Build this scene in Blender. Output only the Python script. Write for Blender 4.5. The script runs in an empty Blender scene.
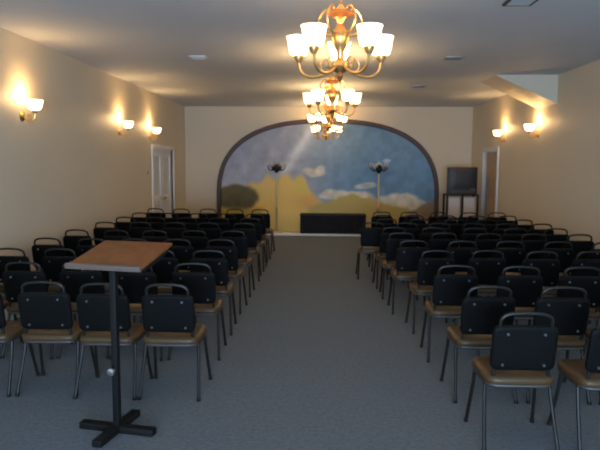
import bpy, bmesh, math, random
from mathutils import Vector, Matrix
random.seed(4)
PI = math.pi
R = math.radians
scene = bpy.context.scene
COL = scene.collection

# ------------------------------------------------------------------ helpers
def mat(name, color, rough=0.6, metal=0.0, spec=0.5, noise=None, bump=None, emit=None):
    m = bpy.data.materials.new(name); m.use_nodes = True
    nt = m.node_tree; b = nt.nodes['Principled BSDF']
    b.inputs['Base Color'].default_value = (*color, 1)
    b.inputs['Roughness'].default_value = rough
    b.inputs['Metallic'].default_value = metal
    b.inputs['Specular IOR Level'].default_value = spec
    if noise or bump:
        tc = nt.nodes.new('ShaderNodeTexCoord')
    if noise:
        sc, amt = noise
        n = nt.nodes.new('ShaderNodeTexNoise'); n.inputs['Scale'].default_value = sc
        n.inputs['Detail'].default_value = 4
        nt.links.new(tc.outputs['Object'], n.inputs['Vector'])
        r = nt.nodes.new('ShaderNodeMapRange')
        r.inputs['From Min'].default_value = 0.3; r.inputs['From Max'].default_value = 0.7
        r.inputs['To Min'].default_value = 1 - amt; r.inputs['To Max'].default_value = 1 + amt
        nt.links.new(n.outputs['Fac'], r.inputs['Value'])
        mx = nt.nodes.new('ShaderNodeVectorMath'); mx.operation = 'SCALE'
        mx.inputs[0].default_value = color
        nt.links.new(r.outputs['Result'], mx.inputs['Scale'])
        nt.links.new(mx.outputs['Vector'], b.inputs['Base Color'])
    if bump:
        sc, st = bump
        n2 = nt.nodes.new('ShaderNodeTexNoise'); n2.inputs['Scale'].default_value = sc
        nt.links.new(tc.outputs['Object'], n2.inputs['Vector'])
        bp = nt.nodes.new('ShaderNodeBump'); bp.inputs['Strength'].default_value = st
        bp.inputs['Distance'].default_value = 0.01
        nt.links.new(n2.outputs['Fac'], bp.inputs['Height'])
        nt.links.new(bp.outputs['Normal'], b.inputs['Normal'])
    if emit:
        ec, es = emit
        b.inputs['Emission Color'].default_value = (*ec, 1)
        b.inputs['Emission Strength'].default_value = es
    return m

def srgb(r, g, b):
    f = lambda c: ((c/255+0.055)/1.055)**2.4 if c > 10 else c/255/12.92
    return (f(r), f(g), f(b))

def obj(name, bm, m, parent=None, smooth=True):
    me = bpy.data.meshes.new(name)
    bmesh.ops.recalc_face_normals(bm, faces=bm.faces[:])
    bm.to_mesh(me); bm.free()
    if m: me.materials.append(m)
    if smooth:
        for p in me.polygons: p.use_smooth = True
        try: me.set_sharp_from_angle(angle=R(40))
        except Exception: pass
    o = bpy.data.objects.new(name, me); COL.objects.link(o)
    if parent: o.parent = parent
    return o

def thing(name, label, cat, loc=(0, 0, 0), rz=0, group=None):
    o = bpy.data.objects.new(name, None); COL.objects.link(o)
    o.empty_display_size = 0.1
    o.location = loc; o.rotation_euler = (0, 0, rz)
    o['label'] = label; o['category'] = cat
    if group: o['group'] = group
    return o

def struct(o, label=None, cat=None):
    o['kind'] = 'structure'
    if label: o['label'] = label
    if cat: o['category'] = cat
    return o

def box(bm, x0, x1, y0, y1, z0, z1, bevel=0.0, mtx=None):
    t = bmesh.new()
    vs = [t.verts.new((x, y, z)) for z in (z0, z1) for y in (y0, y1) for x in (x0, x1)]
    for f in ((0, 1, 3, 2), (4, 6, 7, 5), (0, 4, 5, 1), (2, 3, 7, 6), (0, 2, 6, 4), (1, 5, 7, 3)):
        t.faces.new([vs[i] for i in f])
    if bevel:
        bmesh.ops.bevel(t, geom=t.edges[:], offset=bevel, segments=2, affect='EDGES', profile=0.6)
    join(bm, t, mtx)

def join(bm, t, mtx=None):
    bmesh.ops.recalc_face_normals(t, faces=t.faces[:])
    mp = {}
    for v in t.verts: mp[v] = bm.verts.new((mtx @ v.co) if mtx else v.co)
    for f in t.faces:
        try: bm.faces.new([mp[v] for v in f.verts])
        except ValueError: pass
    t.free()

def newbox(*a, **k):
    bm = bmesh.new(); box(bm, *a, **k); return bm

def smooth_path(pts, n=6):
    P = [Vector(p) for p in pts]
    out = []
    for i in range(len(P)-1):
        p0 = P[i-1] if i > 0 else P[i]*2-P[i+1]
        p1, p2 = P[i], P[i+1]
        p3 = P[i+2] if i+2 < len(P) else P[i+1]*2-P[i]
        for k in range(n):
            t = k/n
            out.append(0.5*((2*p1)+(-p0+p2)*t+(2*p0-5*p1+4*p2-p3)*t*t+(-p0+3*p1-3*p2+p3)*t**3))
    out.append(P[-1]); return out

def tube(bm, pts, r, seg=8, closed=False, taper=None):
    P = [Vector(p) for p in pts]; n = len(P); rings = []
    up = None
    for i in range(n):
        if closed: d = P[(i+1) % n]-P[i-1]
        else: d = P[min(i+1, n-1)]-P[max(i-1, 0)]
        d.normalize()
        if up is None:
            up = Vector((0, 0, 1)) if abs(d.z) < 0.9 else Vector((0, 1, 0))
        a = d.cross(up).normalized(); b = a.cross(d).normalized(); up = b
        rr = r if taper is None else r*(1+(taper-1)*i/(n-1))
        rings.append([bm.verts.new(P[i]+a*(rr*math.cos(2*PI*k/seg))+b*(rr*math.sin(2*PI*k/seg))) for k in range(seg)])
    m = n if closed else n-1
    for i in range(m):
        A, B = rings[i], rings[(i+1) % n]
        for k in range(seg):
            bm.faces.new((A[k], A[(k+1) % seg], B[(k+1) % seg], B[k]))
    if not closed:
        bm.faces.new(rings[0]); bm.faces.new(rings[-1])

def newtube(*a, **k):
    bm = bmesh.new(); tube(bm, *a, **k); return bm

def lathe(bm, prof, seg=20, c=(0, 0, 0), axis='Z'):
    c = Vector(c); rings = []
    for r, z in prof:
        if r < 1e-6:
            p = (0, 0, z)
            rings.append([p])
        else:
            rings.append([(r*math.cos(2*PI*k/seg), r*math.sin(2*PI*k/seg), z) for k in range(seg)])
    def tr(p):
        if axis == 'Z': return c+Vector(p)
        if axis == 'Y': return c+Vector((p[0], p[2], p[1]))
        return c+Vector((p[2], p[0], p[1]))
    V = [[bm.verts.new(tr(p)) for p in ring] for ring in rings]
    for i in range(len(V)-1):
        A, B = V[i], V[i+1]
        for k in range(seg):
            k2 = (k+1) % seg
            if len(A) == 1 and len(B) == 1: continue
            if len(A) == 1: bm.faces.new((A[0], B[k], B[k2]))
            elif len(B) == 1: bm.faces.new((A[k], A[k2], B[0]))
            else: bm.faces.new((A[k], A[k2], B[k2], B[k]))

def newlathe(*a, **k):
    bm = bmesh.new(); lathe(bm, *a, **k); return bm

def rounded(bm, hw, hd, layers, n=5, seg=40, mtx=None):
    """stack of superellipse outlines: layers = [(scale_inset, z, y_shift)]"""
    rings = []
    t = bmesh.new()
    for ins, z, ys in layers:
        ring = []
        for k in range(seg):
            a = 2*PI*k/seg
            ca, sa = math.cos(a), math.sin(a)
            x = (hw-ins)*math.copysign(abs(ca)**(2/n), ca)
            y = (hd-ins)*math.copysign(abs(sa)**(2/n), sa)
            ring.append(t.verts.new((x, y+ys, z)))
        rings.append(ring)
    for A, B in zip(rings, rings[1:]):
        for k in range(seg):
            t.faces.new((A[k], A[(k+1) % seg], B[(k+1) % seg], B[k]))
    t.faces.new(rings[0]); t.faces.new(rings[-1])
    join(bm, t, mtx)

# ------------------------------------------------------------------ dimensions
XL, XR, YB, YF, H = -3.43, 3.80, -4.0, 15.3, 3.20
EYE = 1.75

# ------------------------------------------------------------------ materials
M_wall = mat('cream wall paint', (0.72, 0.625, 0.475), 0.55, noise=(0.8, 0.03), spec=0.3)
M_ceil = mat('white ceiling paint', (0.62, 0.645, 0.69), 0.7, noise=(1.5, 0.02), spec=0.2)
M_floor = mat('blue grey carpet', (0.122, 0.137, 0.147), 0.9, noise=(34, 0.22), bump=(220, 0.5), spec=0.15)
M_floor.node_tree.nodes['Principled BSDF'].inputs['Sheen Weight'].default_value = 0.15
M_white = mat('white painted wood', (0.80, 0.79, 0.77), 0.45)
M_base = mat('cream skirting', (0.62, 0.53, 0.40), 0.5)
M_vinyl = mat('black vinyl padding', (0.0045, 0.0045, 0.0045), 0.6, bump=(60, 0.1), spec=0.12)
M_seat = mat('brown seat vinyl', (0.085, 0.046, 0.017), 0.42, noise=(9, 0.08), spec=0.4)
M_tube = mat('dark bronze tube', (0.012, 0.010, 0.008), 0.45, metal=0.0, spec=0.35)
M_rail = mat('polished seat rail', (0.13, 0.13, 0.135), 0.35, metal=0.8)
M_chrome = mat('chrome bolt', (0.75, 0.77, 0.8), 0.28, metal=1.0)
M_black = mat('black satin metal', (0.008, 0.008, 0.008), 0.5, spec=0.25)
M_wood = mat('oak veneer', (0.24, 0.085, 0.025), 0.6, spec=0.2, noise=(14, 0.16))
M_ledge = mat('worn pale wood edge', (0.15, 0.105, 0.085), 0.45)
M_brass = mat('antique brass', (0.72, 0.43, 0.16), 0.33, metal=0.9)
M_copper = mat('reddish brass', (0.55, 0.24, 0.10), 0.35, metal=0.9)
M_frame = mat('brown arch moulding', (0.085, 0.045, 0.03), 0.5, noise=(8, 0.15))
M_vent = mat('grey vent metal', (0.30, 0.30, 0.30), 0.4, metal=0.3)
M_slot = mat('dark vent slot', (0.05, 0.05, 0.05), 0.6)
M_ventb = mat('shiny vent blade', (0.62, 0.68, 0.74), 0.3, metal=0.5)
M_ventw = mat('pale vent metal', (0.62, 0.62, 0.62), 0.4)
M_screen = mat('dark screen glass', (0.022, 0.021, 0.018), 0.45)
M_tv = mat('black plastic', (0.025, 0.02, 0.018), 0.45)
M_skirt = mat('black pleated cloth', (0.010, 0.011, 0.014), 0.75)
M_pale = mat('pale card', (0.85, 0.76, 0.70), 0.7)
M_glass = mat('door glass', (0.72, 0.73, 0.74), 0.25, spec=0.5)
M_tan = mat('tan door veneer', (0.52, 0.36, 0.22), 0.5, noise=(6, 0.06))
M_candle = mat('ivory wax', (0.72, 0.68, 0.6), 0.5)
M_pole = mat('pale gilt', (0.62, 0.50, 0.32), 0.4, metal=0.5)
M_shade = mat('lit frosted glass', (0.8, 0.75, 0.65), 0.4, emit=((1.0, 0.71, 0.36), 5.5))
M_bulb = mat('lit bulb', (0.9, 0.9, 0.85), 0.4, emit=((1.0, 0.80, 0.5), 10))

# ------------------------------------------------------------------ room shell
T = 0.15
struct(obj('floor', newbox(XL-T, XR+T, YB-T, YF+T, -0.15, 0), M_floor, smooth=False), 'blue grey carpet floor', 'floor')
struct(obj('ceiling', newbox(XL-T, XR+T, YB-T, YF+T, H, H+0.15), M_ceil, smooth=False), 'plain white ceiling', 'ceiling')
DL0, DL1, DH = 12.28, 13.95, 2.06         # left door recess along y
DR0, DR1 = 13.05, 14.10                   # right door
def side_wall(name, x0, x1, d0, d1):
    bm = bmesh.new()
    box(bm, x0, x1, YB-T, d0, 0, H); box(bm, x0, x1, d1, YF+T, 0, H); box(bm, x0, x1, d0, d1, DH, H)
    return struct(obj(name, bm, M_wall, smooth=False), 'cream painted side wall', 'wall')
side_wall('wall_left', XL-T, XL, DL0, DL1)
side_wall('wall_right', XR, XR+T, DR0, DR1)
struct(obj('wall_far', newbox(XL, XR, YF, YF+T, 0, H), M_wall, smooth=False), 'cream far wall around the mural', 'wall')
bm = bmesh.new()                          # entrance wall behind the camera, with its open doorway
box(bm, XL, -1.5, YB-T, YB, 0, H); box(bm, 1.7, XR, YB-T, YB, 0, H); box(bm, -1.5, 1.7, YB-T, YB, 2.4, H)
struct(obj('wall_entrance', bm, M_wall, smooth=False), 'cream entrance wall', 'wall')
struct(obj('baseboard_left', newbox(XL, XL+0.018, YB, DL0-0.09, 0, 0.11, bevel=0.004), M_base), 'skirting', 'skirting')
struct(obj('baseboard_right', newbox(XR-0.018, XR, YB, DR0-0.09, 0, 0.11, bevel=0.004), M_base), 'skirting', 'skirting')
struct(obj('baseboard_far', newbox(XL+0.0, -2.75, YF-0.018, YF, 0, 0.11, bevel=0.004), M_base), 'skirting', 'skirting')
# sloping boxed-in bulkhead under the ceiling on the right wall
bm = bmesh.new()
tri = [(2.80, H), (XR, H), (XR, 2.75)]
a = [bm.verts.new((x, 9.92, z)) for x, z in tri]; b = [bm.verts.new((x, 10.8, z)) for x, z in tri]
bm.faces.new(a); bm.faces.new(b[::-1])
for i in range(3): bm.faces.new((a[i], a[(i+1) % 3], b[(i+1) % 3], b[i]))
struct(obj('trim_1', bm, M_wall, smooth=False), 'pale wedge shaped bulkhead boxed in under the ceiling', 'bulkhead')

# left double door, white, glazed
def door_left():
    d = thing('door_1', 'white glazed double door in the left wall by the far corner', 'door', (XL, (DL0+DL1)/2, 0))
    struct(d)
    hw = (DL1-DL0)/2
    bm = bmesh.new(); w = 0.09
    box(bm, -0.06, 0.025, -hw-w, -hw, 0, DH+w, 0.006); box(bm, -0.06, 0.025, hw, hw+w, 0, DH+w, 0.006)
    box(bm, -0.06, 0.025, -hw, hw, DH, DH+w, 0.006)
    obj('door_frame', bm, M_white, d)
    for s in (-1, 1):
        y0, y1 = (-hw+0.004, -0.004) if s < 0 else (0.004, hw-0.004)
        bm = bmesh.new(); st = 0.14
        box(bm, -0.075, -0.03, y0, y0+st, 0.01, DH-0.01, 0.004); box(bm, -0.075, -0.03, y1-st, y1, 0.01, DH-0.01, 0.004)
        for z0, z1 in ((0.01, 0.28), (0.95, 1.07), (DH-0.15, DH-0.01)):
            box(bm, -0.075, -0.03, y0+st, y1-st, z0, z1, 0.004)
        leaf = obj('door_leaf', bm, M_white, d)
        obj('pane', newbox(-0.058, -0.048, y0+st-0.01, y1-st+0.01, 0.28, DH-0.15), M_glass, leaf, smooth=False)
        bm = bmesh.new(); yy = -0.07*1 if s < 0 else 0.07
        lathe(bm, [(0, 0), (0.02, 0.0), (0.02, 0.012), (0.009, 0.016), (0.009, 0.04), (0.024, 0.05), (0.026, 0.065), (0.015, 0.078), (0, 0.08)], 14, (-0.032, yy, 1.0), 'X')
        obj('handle', bm, M_brass, leaf)
door_left()
def door_right():
    d = thing('door_2', 'tan door with pale casing in the right wall by the far corner', 'door', (XR, (DR0+DR1)/2, 0))
    struct(d)
    hw = (DR1-DR0)/2; w = 0.09
    bm = bmesh.new()
    box(bm, -0.025, 0.06, -hw-w, -hw, 0, DH+w, 0.006); box(bm, -0.025, 0.06, hw, hw+w, 0, DH+w, 0.006)
    box(bm, -0.025, 0.06, -hw, hw, DH, DH+w, 0.006)
    obj('door_frame', bm, M_white, d)
    bm = bmesh.new()
    box(bm, 0.05, 0.09, -hw+0.004, hw-0.004, 0.01, DH-0.008, 0.004)
    for z0, z1 in ((0.2, 0.95), (1.12, 1.9)):
        box(bm, 0.042, 0.052, -hw+0.16, hw-0.16, z0, z1, 0.004)
    leaf = obj('door_leaf', bm, M_tan, d)
    bm = bmesh.new()
    lathe(bm, [(0, 0), (0.02, 0.0), (0.02, -0.012), (0.009, -0.016), (0.009, -0.04), (0.024, -0.05), (0.026, -0.065), (0.015, -0.078), (0, -0.08)], 14, (0.052, -hw+0.09, 1.0), 'X')
    obj('handle', bm, M_brass, leaf)
door_right()

# ------------------------------------------------------------------ stage and mural
MC, MW, MS, MT = 0.19, 2.72, 0.92, 2.79   # mural centre x, half width, springing height, top height
SH = 0.045
struct(obj('stage_platform', newbox(MC-MW-0.25, MC+MW+0.15, 14.72, YF-0.001, 0, SH, bevel=0.006), M_white), 'low white edged platform under the mural', 'platform')
EXP = 2.55
def arch_h(dx, w=MW, t=MT):
    u = min(1, abs(dx)/w)
    return MS+(t-MS)*(max(0, 1-u**EXP))**(1/EXP)

def hashn(i, j):
    v = math.sin(i*127.1+j*311.7)*43758.5453
    return v-math.floor(v)
def vnoise(x, y):
    i, j = math.floor(x), math.floor(y); fx, fy = x-i, y-j
    fx = fx*fx*(3-2*fx); fy = fy*fy*(3-2*fy)
    a = hashn(i, j)*(1-fx)+hashn(i+1, j)*fx
    b = hashn(i, j+1)*(1-fx)+hashn(i+1, j+1)*fx
    return a*(1-fy)+b*fy
def fbm(x, y): return 0.55*vnoise(x, y)+0.3*vnoise(x*2.1+7, y*2.1+3)+0.15*vnoise(x*4.3+1, y*4.3+9)
def sstep(a, b, x):
    t = min(1, max(0, (x-a)/(b-a))); return t*t*(3-2*t)
def lerp(a, b, t): return tuple(p+(q-p)*t for p, q in zip(a, b))

def paint(x, z):
    """the mural's own pigment; u runs 0..222 from its left edge, v runs 0..108 down from its top"""
    u = (x-MC+MW)/(2*MW)*222; v = (MT-z)/(MT-SH)*106
    n = fbm(u/14, v/14); n2 = fbm(u/6+30, v/6); w = (n-0.5)*16; w2 = (n2-0.5)*10
    sky = lerp((172, 178, 196), (124, 160, 190), sstep(50, 165, u+w))
    sky = lerp(sky, (206, 210, 220), 0.35*sstep(30, 62, v+w)*(1-sstep(90, 150, u)))
    sky = lerp(sky, (112, 154, 190), 0.5*sstep(20, 50, v)*sstep(90, 120, u)*(1-sstep(70, 80, v)))
    # soft rays of light fanning from the top
    for ua, ub, wd, st in ((98, 63, 7, 0.75), (72, 42, 5, 0.18), (48, 24, 5, 0.15)):
        c = ua+(ub-ua)*min(1, v/52)
        sky = lerp(sky, (236, 240, 246), st*math.exp(-((u-c)/wd)**2)*(1-sstep(44, 58, v)))
    col = lerp(sky, tuple(c*(0.9+0.2*n2) for c in sky), 1)
    def blob(col, cu, cv, ru, rv, c, st=1.0, wob=1.0):
        d = math.hypot((u-cu+w2*0.5*wob)/ru, (v-cv+w*0.35*wob)/rv)
        return lerp(col, tuple(q*(0.86+0.28*n2) for q in c), st*(1-sstep(0.75, 1.1, d)))
    cream = (236, 228, 208)
    col = blob(col, 97, 47, 13, 4.5, cream, 0.85); col = blob(col, 103, 44, 6, 4, (240, 232, 214), 0.8)
    col = blob(col, 16, 70, 18, 4, (228, 230, 230), 0.7)
    col = blob(col, 150, 61, 12, 3, (232, 232, 224), 0.75)
    col = blob(col, 163, 42, 5, 3, (226, 232, 240), 0.7)
    col = blob(col, 172, 37, 5, 2.5, (226, 232, 240), 0.7)
    col = blob(col, 120, 70, 18, 6, cream, 0.9); col = blob(col, 140, 72, 22, 7, cream, 0.9)
    col = blob(col, 184, 75, 24, 8, (240, 234, 214), 0.95); col = blob(col, 200, 80, 16, 6, (234, 226, 204), 0.9)
    # golden trees and hills
    tree_top = 63-12*math.exp(-((u-66)/20)**2)-5*math.exp(-((u-83)/7)**2)-5*math.exp(-((u-45)/10)**2)+16*sstep(88, 108, u)
    tree_top += 2.5*math.sin(u*0.35)+w2*0.6
    if u < 118:
        t = sstep(tree_top-4, tree_top+4, v)
        gold = lerp((244, 208, 148), (246, 212, 108), n2)
        gold = lerp(gold, (236, 170, 104), 0.6*math.exp(-((u-92)/16)**2-((v-76)/8)**2))
        gold = lerp(gold, (228, 208, 110), 0.8*math.exp(-((u-83)/7)**2-((v-60)/11)**2))
        gold = lerp(gold, (226, 192, 108), sstep(85, 104, v))
        col = lerp(col, gold, t)
    hill = 71-3.5*math.exp(-((u-138)/22)**2)+abs(u-138)*0.20+w2*0.5
    if 86 < u:
        t = sstep(hill-1.5, hill+2.5, v)*sstep(86, 98, u)
        g = lerp((212, 184, 128), (196, 182, 104), n)
        g = lerp(g, (200, 198, 100), 0.7*math.exp(-((u-140)/8)**2-((v-71)/4)**2))
        g = lerp(g, (212, 186, 122), sstep(80, 100, v)*0.8)
        col = lerp(col, g, t)
    rt = 92-(u-185)*0.55+w2*0.4
    col = lerp(col, lerp((150, 132, 112), (168, 150, 124), n), sstep(rt-1, rt+3, v)*sstep(180, 192, u))
    # dark olive bush on the left
    b = math.hypot((u-17+w2*0.5)/24, (v-73+w*0.2)/14)
    col = lerp(col, lerp((98, 92, 70), (124, 114, 80), n2), 1-sstep(0.82, 1.08, b))
    lo = sstep(80, 87, v)*(1-sstep(36, 48, u))
    col = lerp(col, lerp((204, 184, 96), (170, 156, 84), n2), lo*0.9)
    return col

bm = bmesh.new()
lay = bm.loops.layers.float_color.new('pigment')
NX, NZ = 180, 90
cols = []
for i in range(NX+1):
    # denser columns towards both ends where the arch falls steeply
    t = -1+2*i/NX; x = MC+MW*math.sin(t*PI/2)
    top = arch_h(x-MC)
    cols.append([bm.verts.new((x, YF-0.012, SH+(top-SH)*j/NZ)) for j in range(NZ+1)])
PC = {}
for i in range(NX):
    for j in range(NZ):
        f = bm.faces.new((cols[i][j], cols[i+1][j], cols[i+1][j+1], cols[i][j+1]))
        for lp in f.loops:
            k = lp.vert
            if k not in PC: PC[k] = srgb(*paint(k.co.x, k.co.z))
            lp[lay] = (*PC[k], 1)
# back and rim give the painted panel its thickness
ring = [cols[i][0] for i in range(NX+1)]+[cols[NX][j] for j in range(1, NZ+1)]+[cols[i][NZ] for i in range(NX-1, -1, -1)]+[cols[0][j] for j in range(NZ-1, 0, -1)]
back = [bm.verts.new((v.co.x, YF-0.001, v.co.z)) for v in ring]
for k in range(len(ring)):
    k2 = (k+1) % len(ring)
    f = bm.faces.new((ring[k], back[k], back[k2], ring[k2]))
    for lp in f.loops: lp[lay] = (0.2, 0.2, 0.2, 1)
M_mural = mat('mural paint', (0.5, 0.5, 0.5), 0.65, spec=0.2)
nt = M_mural.node_tree; at = nt.nodes.new('ShaderNodeVertexColor'); at.layer_name = 'pigment'
nt.links.new(at.outputs['Color'], nt.nodes['Principled BSDF'].inputs['Base Color'])
mural = thing('painted_mural', 'arched sky and golden trees mural in brown moulding on the far wall', 'mural', (0, 0, 0))
obj('painted_panel', bm, M_mural, mural)
# moulding: a rounded strip along jambs and arch
path = []
w_o, t_o = MW+0.045, MT+0.045
path.append(Vector((MC-w_o, YF-0.03, SH))); 
for k in range(0, 7): path.append(Vector((MC-w_o, YF-0.03, SH+(MS-SH)*(k+1)/7)))
for k in range(1, 80):
    ang = PI-PI*k/80
    ca, sa = math.cos(ang), math.sin(ang)
    path.append(Vector((MC+w_o*math.copysign(abs(ca)**(2/EXP), ca), YF-0.03, MS+(t_o-MS)*abs(sa)**(2/EXP))))
for k in range(0, 8): path.append(Vector((MC+w_o, YF-0.03, MS-(MS-SH)*k/7)))
bm = bmesh.new()
prof = [(-0.055, 0.028), (-0.055, -0.01), (-0.035, -0.035), (0, -0.04), (0.035, -0.035), (0.055, -0.01), (0.055, 0.028)]
rg = []
for i, p in enumerate(path):
    d = (path[min(i+1, len(path)-1)]-path[max(i-1, 0)]); d.normalize()
    nrm = Vector((-d.z, 0, d.x))
    rg.append([bm.verts.new(p+nrm*a+Vector((0, b, 0))) for a, b in prof])
for A, B in zip(rg, rg[1:]):
    for k in range(len(prof)):
        k2 = (k+1) % len(prof)
        bm.faces.new((A[k], A[k2], B[k2], B[k]))
bm.faces.new(rg[0]); bm.faces.new(rg[-1])
obj('arch_moulding', bm, M_frame, mural)

# ------------------------------------------------------------------ bench with pleated skirt
bt = thing('skirted_bench', 'long low black bench with pleated sides below the mural', 'bench', (0.335, 15.0, SH))
bm = bmesh.new()
box(bm, -0.82, 0.82, -0.24, 0.24, 0.425, 0.48, 0.014); obj('bench_top', bm, M_skirt, bt)
outline = []
for (x0, y0, x1, y1, n) in ((-0.80, -0.225, 0.80, -0.225, 96), (0.80, -0.225, 0.80, 0.225, 26), (0.80, 0.225, -0.80, 0.225, 96), (-0.80, 0.225, -0.80, -0.225, 26)):
    for k in range(n):
        t = k/n; d = Vector((x1-x0, y1-y0, 0)).normalized(); nr = Vector((d.y, -d.x, 0))
        off = 0.013*math.sin(k*PI/2)
        outline.append(Vector((x0+(x1-x0)*t, y0+(y1-y0)*t, 0))+nr*off)
bm = bmesh.new(); A = [bm.verts.new((p.x, p.y, 0.012)) for p in outline]; B = [bm.verts.new((p.x*0.995, p.y*0.99, 0.428)) for p in outline]
for k in range(len(outline)):
    k2 = (k+1) % len(outline); bm.faces.new((A[k], A[k2], B[k2], B[k]))
bm.faces.new(B)
obj('skirt', bm, M_skirt, bt)
for sx in (-1, 1):
    for sy in (-1, 1):
        obj('leg', newlathe([(0, 0), (0.02, 0), (0.026, 0.42), (0, 0.425)], 10, (sx*0.74, sy*0.17, 0)), M_black, bt)

# ------------------------------------------------------------------ floor candelabra flanking the bench
def candelabrum(x, label):
    t = thing('floor_candelabrum', label, 'candelabrum', (x, 15.02, SH), 0, 'tall candelabra before the mural')
    obj('base', newlathe([(0, 0), (0.15, 0), (0.15, 0.02), (0.10, 0.04), (0.04, 0.07), (0.02, 0.12), (0, 0.12)], 18), M_pole, t)
    obj('pole', newlathe([(0, 0.1), (0.03, 0.1), (0.026, 0.6), (0.038, 0.62), (0.026, 0.64), (0.024, 1.5), (0, 1.5)], 12), M_pole, t)
    obj('hub', newlathe([(0, 1.48), (0.03, 1.50), (0.07, 1.56), (0.085, 1.62), (0.06, 1.68), (0.02, 1.71), (0, 1.71)], 14), M_tube, t)
    for k in range(6):
        a = PI*k/3+0.15; ca, sa = math.cos(a), math.sin(a)
        pts = [(0.05*ca, 0.05*sa, 1.6), (0.11*ca, 0.11*sa, 1.56), (0.18*ca, 0.18*sa, 1.575), (0.22*ca, 0.22*sa, 1.66)]
        arm = obj('arm', newtube(smooth_path(pts, 5), 0.011, 7), M_tube, t)
        obj('cup', newlathe([(0, 1.65), (0.02, 1.65), (0.036, 1.69), (0.03, 1.69), (0.0, 1.675)], 10, (0.22*ca, 0.22*sa, 0)), M_pole, arm)
        c = obj('candle', newlathe([(0, 1.675), (0.013, 1.675), (0.013, 1.75), (0.004, 1.755), (0, 1.765)], 8, (0.22*ca, 0.22*sa, 0)), M_candle, t)
    obj('candle', newlathe([(0, 1.70), (0.015, 1.70), (0.015, 1.80), (0.004, 1.805), (0, 1.815)], 8), M_candle, t)
candelabrum(-1.08, 'tall candelabrum with a pale pole on the platform left of the black bench')
candelabrum(1.465, 'tall candelabrum with a pale pole on the platform right of the black bench')

# ------------------------------------------------------------------ television on a stand
tvx = 3.26
st = thing('television_stand', 'tall black metal stand by the right wall, pale boxes on its shelf', 'stand', (tvx, 14.0, 0))
bm = newbox(-0.37, 0.37, -0.22, 0.22, 1.06, 1.09, 0.005); obj('top_shelf', bm, M_black, st)
obj('lower_shelf', newbox(-0.35, 0.35, -0.2, 0.2, 0.53, 0.555, 0.005), M_black, st)
for sx in (-1, 0, 1):
    for sy in (-1, 1):
        if sx == 0 and sy == 1: continue
        obj('leg', newbox(sx*0.345-0.022, sx*0.345+0.022, sy*0.195-0.02, sy*0.195+0.02, 0, 1.061, 0.004), M_black, st)
for sx, lb in ((-1, 'left'), (1, 'right')):
    bx = obj('card_box', newbox(-0.13, 0.13, -0.14, 0.14, 0, 0.47, 0.006), M_pale, None, smooth=False)
    bx.location = (tvx+sx*0.172, 14.02, 0.555)
    bx['label'] = 'pale box on the %s half of the black stand under the television' % lb; bx['category'] = 'box'; bx['group'] = 'pale boxes on the stand'
tv = thing('television', 'boxy old black television on the tall stand right of the mural', 'television', (tvx, 14.0, 1.09))
bm = newbox(-0.325, 0.325, -0.20, 0.02, 0.0, 0.62, 0.015)
box(bm, -0.27, 0.27, 0.015, 0.21, 0.06, 0.58, 0.05); obj('cabinet', bm, M_tv, tv)
bm = bmesh.new(); rounded(bm, 0.272, 0.22, [(0.02, 0, 0), (0.0, 0.004, 0), (0.0, 0.012, 0), (0.03, 0.018, 0), (0.12, 0.024, 0)], 7, 40,
        Matrix.Translation((0, -0.197, 0.362)) @ Matrix.Rotation(PI/2, 4, 'X'))
obj('screen', bm, M_screen, tv)
obj('speaker_grille', newbox(-0.27, 0.27, -0.208, -0.198, 0.03, 0.105, 0.003), M_slot, tv)
for k in range(3):
    obj('button', newlathe([(0, 0), (0.011, 0), (0.011, -0.01), (0, -0.012)], 10, (0.19+0.035*k, -0.207, 0.12), 'Y'), M_vent, tv)

# ------------------------------------------------------------------ light switch, ceiling vents
sw = thing('light_switch', 'small dark switch plate on the left wall before the glazed door', 'switch', (XL, 11.85, 1.58))
obj('plate', newbox(0, 0.012, -0.04, 0.04, -0.06, 0.06, 0.004), M_pole, sw)
obj('toggle', newbox(0.01, 0.024, -0.01, 0.01, -0.02, 0.02, 0.003), M_tube, sw)
def vent(x, y, s, label, blade):
    t = thing('ceiling_vent', label, 'vent', (x, y, H), 0, 'square ceiling vents')
    bm = bmesh.new(); f = 0.028
    box(bm, -s, s, -s, -s+f, -0.018, 0, 0.003); box(bm, -s, s, s-f, s, -0.018, 0, 0.003)
    box(bm, -s, -s+f, -s+f, s-f, -0.018, 0, 0.003); box(bm, s-f, s, -s+f, s-f, -0.018, 0, 0.003)
    obj('vent_frame', bm, M_slot if blade is M_ventb else blade, t)
    obj('backing', newbox(-s+f, s-f, -s+f, s-f, -0.003, -0.0005), M_slot, t, smooth=False)
    n = 5
    for k in range(n):
        y0 = -s+f+(2*s-2*f)*(k+0.5)/n
        mt = Matrix.Translation((0, y0, -0.012)) @ Matrix.Rotation(R(-28), 4, 'X')
        obj('slat', newbox(-s+f, s-f, -0.016, 0.016, -0.0015, 0.0015, mtx=mt), blade, t, smooth=False)
vent(1.76, 5.52, 0.13, 'square ceiling vent nearest the camera, glinting blue, at the top edge', M_ventb)
vent(-1.66, 8.3, 0.115, 'pale ceiling vent left of the chandeliers', M_ventw)
vent(1.79, 8.35, 0.115, 'ceiling vent right of the chandeliers, farther than the glinting one', M_vent)
vent(1.80, 11.3, 0.115, 'small ceiling vent nearest the far wall, left of the bulkhead', M_vent)

# ------------------------------------------------------------------ lamps
def point(name, parent, loc, power, radius=0.03, color=(1.0, 0.61, 0.25)):
    l = bpy.data.lights.new(name, 'POINT'); l.energy = power; l.color = color; l.shadow_soft_size = radius
    o = bpy.data.objects.new(name, l); COL.objects.link(o); o.parent = parent; o.location = loc
    return o

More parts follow.
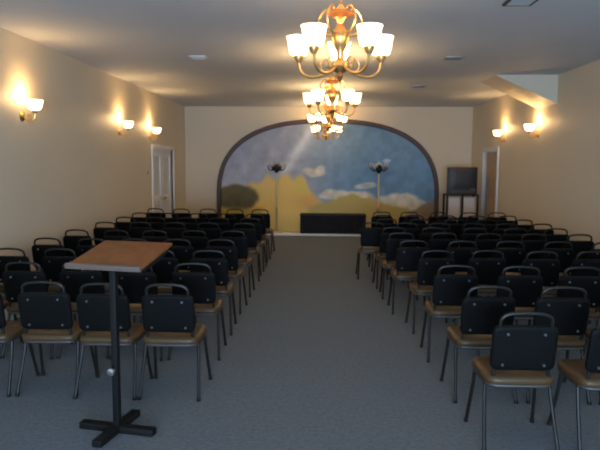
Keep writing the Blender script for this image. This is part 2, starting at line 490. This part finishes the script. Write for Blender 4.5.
def shade_profile(s=1.0):
    out = [(0.035, 0.0), (0.063, 0.012), (0.073, 0.05), (0.077, 0.08), (0.082, 0.112), (0.090, 0.136)]
    inn = [(0.085, 0.136), (0.077, 0.11), (0.072, 0.08), (0.068, 0.05), (0.057, 0.018), (0.0, 0.012)]
    return [(r*s, z*s) for r, z in [(0, 0)]+out+inn]

PC_ = 6.5
def chandelier(x, y, rot, label, power, up=0.0):
    t = thing('chandelier', label, 'chandelier', (x, y, H), rot, 'brass chandeliers over the aisle')
    Z = lambda z: (z if z < 2.6 else 2.6+(z-2.6)*0.75)-H+up
    obj('ceiling_rose', newlathe([(0, 0), (0.075, 0), (0.07, -0.015), (0.045, -0.03), (0.02, -0.05), (0, -0.055)], 20), M_brass, t)
    bm = bmesh.new(); z = -0.05; k = 0
    while z > Z(2.975):
        pts = []
        for q in range(10):
            a = 2*PI*q/10; px = 0.012*math.cos(a); pz = 0.024*math.sin(a)
            pts.append((px if k % 2 else 0, 0 if k % 2 else px, z-0.02+pz))
        tube(bm, pts, 0.004, 5, closed=True); z -= 0.036; k += 1
    obj('chain', bm, M_brass, t)
    obj('column', newlathe([(0, Z(2.99)), (0.012, Z(2.985)), (0.03, Z(2.95)), (0.05, Z(2.92)), (0.055, Z(2.88)), (0.03, Z(2.85)), (0.022, Z(2.80)),
        (0.035, Z(2.77)), (0.062, Z(2.72)), (0.066, Z(2.66)), (0.045, Z(2.60)), (0.024, Z(2.56)), (0.022, Z(2.51)), (0.045, Z(2.49)),
        (0.06, Z(2.46)), (0.045, Z(2.425)), (0.02, Z(2.41)), (0, Z(2.41))], 20), M_brass, t)
    obj('collar', newlathe([(0.045, Z(2.925)), (0.085, Z(2.915)), (0.09, Z(2.89)), (0.06, Z(2.865)), (0.045, Z(2.86))], 20), M_copper, t)
    obj('finial', newlathe([(0, Z(2.415)), (0.018, Z(2.412)), (0.026, Z(2.39)), (0.016, Z(2.37)), (0.008, Z(2.352)), (0, Z(2.345))], 12), M_copper, t)
    RR = 0.315
    for k in range(5):
        a = PI/2+2*PI*k/5; ca, sa = math.cos(a), math.sin(a)
        P = lambda r, z: (r*ca, r*sa, Z(z))
        arm = obj('arm', newtube(smooth_path([P(0.03, 2.475), P(0.075, 2.435), P(0.15, 2.397), P(0.235, 2.394), P(0.295, 2.435), P(RR, 2.505)], 6), 0.0105, 8), M_brass, t)
        curl = [P(0.10+0.055*(1-q/14)*math.cos(-1.2+q*0.55), 2.475+0.055*(1-q/14)*math.sin(-1.2+q*0.55)) for q in range(12)]
        obj('curl', newtube(curl, 0.006, 6), M_brass, arm)
        obj('scroll', newtube(smooth_path([P(0.05, 2.70), P(0.11, 2.715), P(0.155, 2.78), P(0.16, 2.86), P(0.125, 2.93), P(0.085, 2.945), P(0.065, 2.915)], 5), 0.008, 7), M_brass, t)
        obj('socket', newlathe([(0, Z(2.50)), (0.018, Z(2.50)), (0.034, Z(2.53)), (0.036, Z(2.548)), (0, Z(2.548))], 12, (RR*ca, RR*sa, 0)), M_brass, arm)
        sh = obj('shade', newlathe(shade_profile(), 20, (RR*ca, RR*sa, Z(2.548))), M_shade, t)
        obj('bulb', newlathe([(0, Z(2.562)), (0.014, Z(2.562)), (0.02, Z(2.60)), (0.026, Z(2.63)), (0.018, Z(2.655)), (0, Z(2.662))], 12, (RR*ca, RR*sa, 0)), M_bulb, sh)
        point('bulb_light', t, (RR*ca, RR*sa, Z(2.685)), power, 0.02)
    return t
chandelier(0.138, 4.38, 0.0, 'nearest and largest brass chandelier with glowing cup shades', PC_, -0.01)
chandelier(0.155, 7.95, 0.0, 'second nearest of the four brass chandeliers', PC_)
chandelier(0.15, 11.4, R(8), 'third nearest of the four brass chandeliers', PC_)
chandelier(0.145, 14.55, R(-8), 'farthest and smallest brass chandelier, in front of the mural', PC_, -0.02)

def sconce(x, y, side, label, power):
    """side +1: arm points to +x (left wall)"""
    t = thing('wall_sconce', label, 'wall lamp', (x, y, 2.33), 0 if side > 0 else PI, 'wall lamps with glowing cup shades')
    obj('backplate', newlathe([(0, 0), (0.06, 0), (0.06, 0.008), (0.045, 0.018), (0.02, 0.03), (0, 0.032)], 20, (0, 0, -0.04), 'X'), M_brass, t)
    arm = obj('arm', newtube(smooth_path([(0.02, 0, -0.04), (0.06, 0, -0.09), (0.115, 0, -0.10), (0.15, 0, -0.06), (0.155, 0, 0.0)], 6), 0.009, 8), M_brass, t)
    curl = [(0.085+0.04*(1-q/14)*math.cos(-2+q*0.55), 0, -0.035+0.04*(1-q/14)*math.sin(-2+q*0.55)) for q in range(12)]
    obj('curl', newtube(curl, 0.006, 6), M_brass, arm)
    obj('socket', newlathe([(0, -0.01), (0.018, -0.01), (0.034, 0.012), (0.034, 0.02), (0, 0.02)], 12, (0.155, 0, 0)), M_brass, arm)
    prof = [(0, 0), (0.03, 0), (0.062, 0.015), (0.08, 0.05), (0.087, 0.085), (0.092, 0.12), (0.087, 0.12), (0.082, 0.085), (0.075, 0.052), (0.056, 0.022), (0, 0.012)]
    sh = obj('shade', newlathe(prof, 24, (0.155, 0, 0.02)), M_shade, t)
    obj('bulb', newlathe([(0, 0.034), (0.014, 0.034), (0.02, 0.07), (0.026, 0.095), (0.018, 0.12), (0, 0.127)], 12, (0.155, 0, 0)), M_bulb, sh)
    point('bulb_light', t, (0.13, 0, 0.185), power, 0.03)
SP = 10.0
sconce(XL, 6.88, 1, 'brass wall lamp nearest the camera on the left wall', SP)
sconce(XL, 10.25, 1, 'middle one of three brass wall lamps on the left wall', SP)
sconce(XL, 12.05, 1, 'brass wall lamp on the left wall beside the glazed door', SP)
sconce(XR, 10.70, -1, 'brass wall lamp under the bulkhead on the right wall', SP)
sconce(XR, 12.60, -1, 'brass wall lamp on the right wall beside the tan door', SP)

# ------------------------------------------------------------------ register stand in the foreground
lt = thing('book_stand', 'black post stand with slanted brown wooden top on a cross foot', 'book stand', (-1.315, 3.75, 0), R(-11.5))
bm = bmesh.new(); box(bm, -0.265, 0.265, -0.033, 0.033, 0.0, 0.045, 0.008); obj('foot', bm, M_black, lt)
bm = bmesh.new(); box(bm, -0.033, 0.033, -0.25, 0.25, 0.003, 0.048, 0.008); obj('foot', bm, M_black, lt)
obj('post', newbox(-0.021, 0.021, -0.021, 0.021, 0.04, 1.12, 0.006), M_black, lt)
kn = obj('knob', newlathe([(0, 0), (0.01, 0), (0.01, -0.03), (0.024, -0.034), (0.024, -0.05), (0, -0.055)], 12, (0, -0.02, 0.42), 'Y'), M_chrome, lt)
tilt = Matrix.Translation((0.062, 0.0, 1.165)) @ Matrix.Rotation(R(12.5), 4, 'X')
bm = bmesh.new(); box(bm, -0.247, 0.247, -0.215, 0.225, 0.0, 0.02, 0.004, mtx=tilt); obj('slanted_top', bm, M_wood, lt)
bm = bmesh.new(); box(bm, -0.252, 0.252, -0.24, -0.215, -0.002, 0.030, 0.005, mtx=tilt); obj('ledge', bm, M_ledge, lt)
bm = bmesh.new(); box(bm, -0.235, 0.235, -0.15, 0.17, -0.035, 0.0, 0.006, mtx=tilt); obj('tray_box', bm, M_black, lt)

# ------------------------------------------------------------------ chairs
def leg_bm(sx, rear):
    y0, y1 = (-0.11, -0.235) if rear else (0.12, 0.215)
    bm = bmesh.new()
    tube(bm, smooth_path([(sx*0.2, y0, 0.412), (sx*0.207, y0+(y1-y0)*0.25, 0.28), (sx*0.224, y1, 0.012)], 3), 0.0125, 8)
    lathe(bm, [(0, 0), (0.015, 0), (0.016, 0.022), (0, 0.024)], 8, (sx*0.2245, y1, 0))
    return bm
TILT = R(11)
PADM = Matrix.Translation((0, -0.2, 0.651)) @ Matrix.Rotation(TILT, 4, 'X')
def pad_bm():
    bm = bmesh.new()
    mt = PADM @ Matrix.Rotation(PI/2, 4, 'X')
    rounded(bm, 0.194, 0.147, [(0.03, -0.026, 0), (0.012, -0.022, 0), (0.0, -0.010, 0), (0.0, 0.012, 0), (0.008, 0.02, 0), (0.022, 0.022, 0)], 9, 44, mt)
    return bm
def seat_bm():
    bm = bmesh.new()
    rounded(bm, 0.217, 0.212, [(0.02, 0.412, 0.01), (0.004, 0.416, 0.01), (0.0, 0.43, 0.01), (0.0, 0.446, 0.01), (0.010, 0.461, 0.01), (0.035, 0.470, 0.01), (0.09, 0.474, 0.01)], 6, 44)
    return bm
def frame_bm():
    bm = bmesh.new()
    half = [(0.172, -0.125, 0.410), (0.172, -0.160, 0.44), (0.165, -0.174, 0.53), (0.158, -0.199, 0.66), (0.154, -0.225, 0.79), (0.148, -0.236, 0.838), (0.115, -0.241, 0.864), (0.055, -0.2435, 0.873)]
    pts = half+[(0, -0.244, 0.875)]+[(-x, y, z) for x, y, z in half[::-1]]
    tube(bm, smooth_path(pts, 4), 0.0115, 8)
    return bm
def rail_bm():
    bm = bmesh.new(); pts = []
    for k in range(36):
        a = 2*PI*k/36; ca, sa = math.cos(a), math.sin(a)
        pts.append((0.205*math.copysign(abs(ca)**0.35, ca), 0.01+0.198*math.copysign(abs(sa)**0.35, sa), 0.404))
    tube(bm, pts, 0.011, 7, closed=True)
    return bm
def bolt_bm(x, z):
    bm = bmesh.new()
    mt = PADM @ Matrix.Translation((x, -0.0225, z)) @ Matrix.Rotation(PI/2, 4, 'X')
    t = bmesh.new(); lathe(t, [(0, -0.001), (0.0095, -0.001), (0.0088, 0.005), (0.007, 0.009), (0, 0.010)], 12); join(bm, t, mt)
    return bm
def make_chair():
    t = thing('banquet_chair', '', 'chair')
    obj('seat', seat_bm(), M_seat, t); obj('backrest', pad_bm(), M_vinyl, t)
    obj('back_frame', frame_bm(), M_tube, t); obj('seat_rail', rail_bm(), M_rail, t)
    for rear in (0, 1):
        for sx in (-1, 1): obj('leg', leg_bm(sx, rear), M_tube, t)
    for x, z in ((-0.11, 0.10), (0.11, 0.10), (-0.125, -0.105), (0.125, -0.105)): obj('bolt', bolt_bm(x, z), M_chrome, t)
    return t
proto = make_chair()
proto_kids = list(proto.children)
used = [False]
ORD = ['first', 'second', 'third', 'fourth', 'fifth', 'sixth', 'seventh', 'eighth', 'ninth', 'tenth', 'eleventh', 'twelfth']
def place_chair(x, y, rz, label, group, bolts):
    if not used[0]:
        r = proto; used[0] = True
    else:
        r = proto.copy(); COL.objects.link(r)
        for ch in proto_kids:
            if ch.name.startswith('bolt') and not bolts: continue
            c = ch.copy(); COL.objects.link(c); c.parent = r
    r.location = (x, y, 0); r.rotation_euler = (0, 0, rz)
    r['label'] = label; r['category'] = 'chair'; r['group'] = group

# camera model, for leaving out chairs wholly outside the frame
CAM_R = Matrix.Rotation(R(1.86), 3, 'Z') @ Matrix.Rotation(R(90-5.75), 3, 'X') @ Matrix.Rotation(R(0.3), 3, 'Z')
def in_frame(x, y):
    for dx in (-0.22, 0, 0.22):
        for dy in (-0.24, 0.22):
            for z in (0, 0.4, 0.84):
                p = CAM_R.transposed() @ (Vector((x+dx, y+dy, z))-Vector((0, 0, EYE)))
                if p.z < 0 and abs(p.x/-p.z*600) < 301 and abs(p.y/-p.z*600) < 226: return True
    return False

def row(side, n, y, xs, nrows):
    k = 0
    for i, x in enumerate(xs):
        jx, jy, jr = random.uniform(-0.012, 0.012), random.uniform(-0.025, 0.025), random.uniform(-2.5, 2.5)
        if not in_frame(x, y): continue
        which = 'last row' if n == nrows-1 else ORD[n]+' row from camera'
        if n == 0: which = 'nearest row'
        place = 'on the aisle' if i == 0 else ('against the wall' if i == len(xs)-1 else ORD[i]+' seat from aisle')
        label = 'black stacking chair %s of aisle, %s, %s' % (side, which, place)
        place_chair(x+jx, y+jy, R(jr), label, 'black stacking chairs %s of the aisle' % side, y < 7.6)

# left block: the handle of each back stands 0.24 m behind the seat centre
left = [(4.53, -1.10, 0.48), (5.42, -1.13, 0.50), (6.25, -1.13, 0.512), (7.11, -1.13, 0.512), (8.02, -1.13, 0.515), (9.08, -1.14, 0.515),
        (9.95, -1.13, 0.515), (10.80, -1.13, 0.515), (11.85, -1.14, 0.515)]
for n, (y, x0, p) in enumerate(left):
    row('left', n, y, [x0-p*i for i in range(5)], len(left))
right = [(3.77, 1.255, 0.535), (4.56, 1.24, 0.535), (5.45, 1.225, 0.535), (6.41, 1.20, 0.535), (7.20, 1.11, 0.555), (8.00, 1.06, 0.565), (8.68, 1.05, 0.565),
         (9.35, 0.83, 0.50), (10.05, 1.10, 0.545), (10.75, 1.12, 0.54), (11.45, 1.15, 0.535)]
for n, (y, x0, p) in enumerate(right):
    m = 6 if x0 < 0.9 else 5
    row('right', n, y, [x0+p*i for i in range(m)], len(right))

# ------------------------------------------------------------------ daylight through the open entrance
w = bpy.data.worlds.new('sky'); scene.world = w; w.use_nodes = True
w.node_tree.nodes['Background'].inputs['Color'].default_value = (0.50, 0.68, 1.0, 1)
w.node_tree.nodes['Background'].inputs['Strength'].default_value = 1.0
al = bpy.data.lights.new('daylight', 'AREA'); al.shape = 'RECTANGLE'; al.size = 3.0; al.size_y = 1.8
al.energy = 820; al.color = (0.48, 0.70, 1.0)
ao = bpy.data.objects.new('daylight', al); COL.objects.link(ao)
ao.location = (0.1, YB-0.4, 1.0); ao.rotation_euler = (R(121), 0, 0)      # faces +y, into the room

# ------------------------------------------------------------------ camera
cd = bpy.data.cameras.new('camera'); cd.lens = 36; cd.sensor_width = 36; cd.clip_end = 60
co = bpy.data.objects.new('camera', cd); COL.objects.link(co)
co.matrix_world = Matrix.Translation((0, 0, EYE)) @ CAM_R.to_4x4()
scene.camera = co
cd.dof.use_dof = True; cd.dof.focus_distance = 1.3; cd.dof.aperture_fstop = 9.5     # the photograph is focused too near
vs = scene.view_settings
vs.view_transform = 'Standard'; vs.look = 'None'; vs.gamma = 1; vs.use_curve_mapping = False; vs.exposure = 0.0
scene.cycles.use_denoising = True
